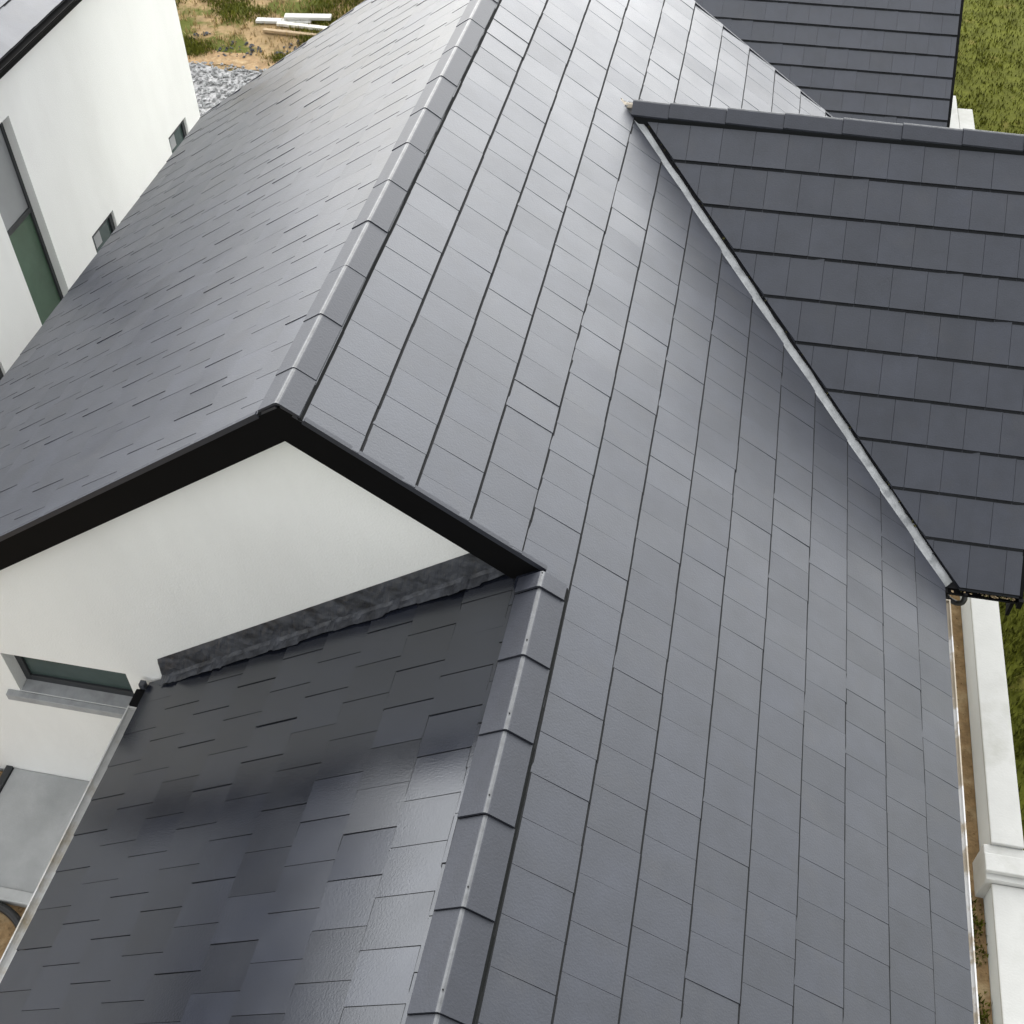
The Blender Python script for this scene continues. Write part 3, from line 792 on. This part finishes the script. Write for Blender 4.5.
# ================================================================== CAMERA / LIGHT
def rotcam(yaw, pitch, roll):
    f = Vector((math.sin(yaw) * math.cos(pitch), math.cos(yaw) * math.cos(pitch), -math.sin(pitch)))
    r = Vector((math.cos(yaw), -math.sin(yaw), 0)); u = r.cross(f)
    return f, r * math.cos(roll) + u * math.sin(roll), -r * math.sin(roll) + u * math.cos(roll)
f, r, u = rotcam(-.2073, .8164, -.0137)
cam = bpy.data.cameras.new('camera'); co = bpy.data.objects.new('camera', cam); col.objects.link(co)
co.matrix_world = Matrix(((r.x, u.x, -f.x, 2.054), (r.y, u.y, -f.y, -4.0994), (r.z, u.z, -f.z, 3.925), (0, 0, 0, 1)))
cam.lens = 1178 / 1024 * 36; cam.sensor_width = 36; cam.clip_end = 2000; cam.clip_start = .05
scene.camera = co

HOR, ZEN, GLOW, GAZ = 1.65, .55, 3.3, -16
SUN_EL, SUN_AZ = math.radians(28), math.radians(-10)      # azimuth from +Y towards +X
w = bpy.data.worlds.new('World'); scene.world = w; w.use_nodes = True
nt = w.node_tree; N = nt.nodes; L = nt.links
bg = N['Background']
sky = N.new('ShaderNodeTexSky'); sky.sky_type = 'NISHITA'; sky.sun_disc = False
sky.sun_elevation = SUN_EL; sky.sun_rotation = SUN_AZ; sky.air_density = 1.6; sky.dust_density = 6; sky.ozone_density = 1.0
hs = N.new('ShaderNodeHueSaturation'); hs.inputs['Saturation'].default_value = .22; L.new(sky.outputs[0], hs.inputs['Color'])
L.new(hs.outputs[0], bg.inputs['Color']); bg.inputs['Strength'].default_value = .10
# thin overcast layer over the clear sky: pale, brighter towards the horizon
tc = N.new('ShaderNodeTexCoord'); sx = N.new('ShaderNodeSeparateXYZ'); L.new(tc.outputs['Generated'], sx.inputs[0])
mrz = N.new('ShaderNodeMapRange'); mrz.interpolation_type = 'SMOOTHSTEP'; L.new(sx.outputs['Z'], mrz.inputs['Value'])
mrz.inputs['From Min'].default_value = 0; mrz.inputs['From Max'].default_value = .5
mrz.inputs['To Min'].default_value = HOR; mrz.inputs['To Max'].default_value = ZEN
cn = N.new('ShaderNodeTexNoise'); cn.inputs['Scale'].default_value = 2.2; cn.inputs['Detail'].default_value = 5
L.new(tc.outputs['Generated'], cn.inputs['Vector'])
cm = N.new('ShaderNodeMapRange'); L.new(cn.outputs['Fac'], cm.inputs['Value']); cm.inputs['From Min'].default_value = .3; cm.inputs['From Max'].default_value = .7
cm.inputs['To Min'].default_value = .8; cm.inputs['To Max'].default_value = 1.2
# cloud is thinner and brighter on the sun's side, low down
dt = N.new('ShaderNodeVectorMath'); dt.operation = 'DOT_PRODUCT'; L.new(tc.outputs['Generated'], dt.inputs[0])
dt.inputs[1].default_value = (math.sin(math.radians(GAZ)) * .97, math.cos(math.radians(GAZ)) * .97, .16)
gl = N.new('ShaderNodeMapRange'); gl.interpolation_type = 'SMOOTHSTEP'; L.new(dt.outputs['Value'], gl.inputs['Value'])
gl.inputs['From Min'].default_value = .0; gl.inputs['From Max'].default_value = 1.0; gl.inputs['To Min'].default_value = 0; gl.inputs['To Max'].default_value = GLOW
sm_ = N.new('ShaderNodeMath'); sm_.operation = 'ADD'; L.new(mrz.outputs[0], sm_.inputs[0]); L.new(gl.outputs[0], sm_.inputs[1])
pm = N.new('ShaderNodeMath'); pm.operation = 'MULTIPLY'; L.new(sm_.outputs[0], pm.inputs[0]); L.new(cm.outputs[0], pm.inputs[1])
bg2 = N.new('ShaderNodeBackground'); bg2.inputs['Color'].default_value = (.99, 1.0, 1.0, 1); L.new(pm.outputs[0], bg2.inputs['Strength'])
ad = N.new('ShaderNodeAddShader'); L.new(bg.outputs[0], ad.inputs[0]); L.new(bg2.outputs[0], ad.inputs[1])
L.new(ad.outputs[0], N['World Output'].inputs['Surface'])
sl = bpy.data.lights.new('sun', 'SUN'); sl.energy = .3; sl.angle = math.radians(20); sl.color = (1, .985, .965)
so = bpy.data.objects.new('sun', sl); col.objects.link(so)
d = Vector((math.sin(SUN_AZ) * math.cos(SUN_EL), math.cos(SUN_AZ) * math.cos(SUN_EL), math.sin(SUN_EL)))
so.rotation_euler = d.to_track_quat('Z', 'Y').to_euler()
scene.view_settings.view_transform = 'Standard'; scene.view_settings.look = 'None'
scene.view_settings.exposure = 0.14; scene.view_settings.gamma = 1
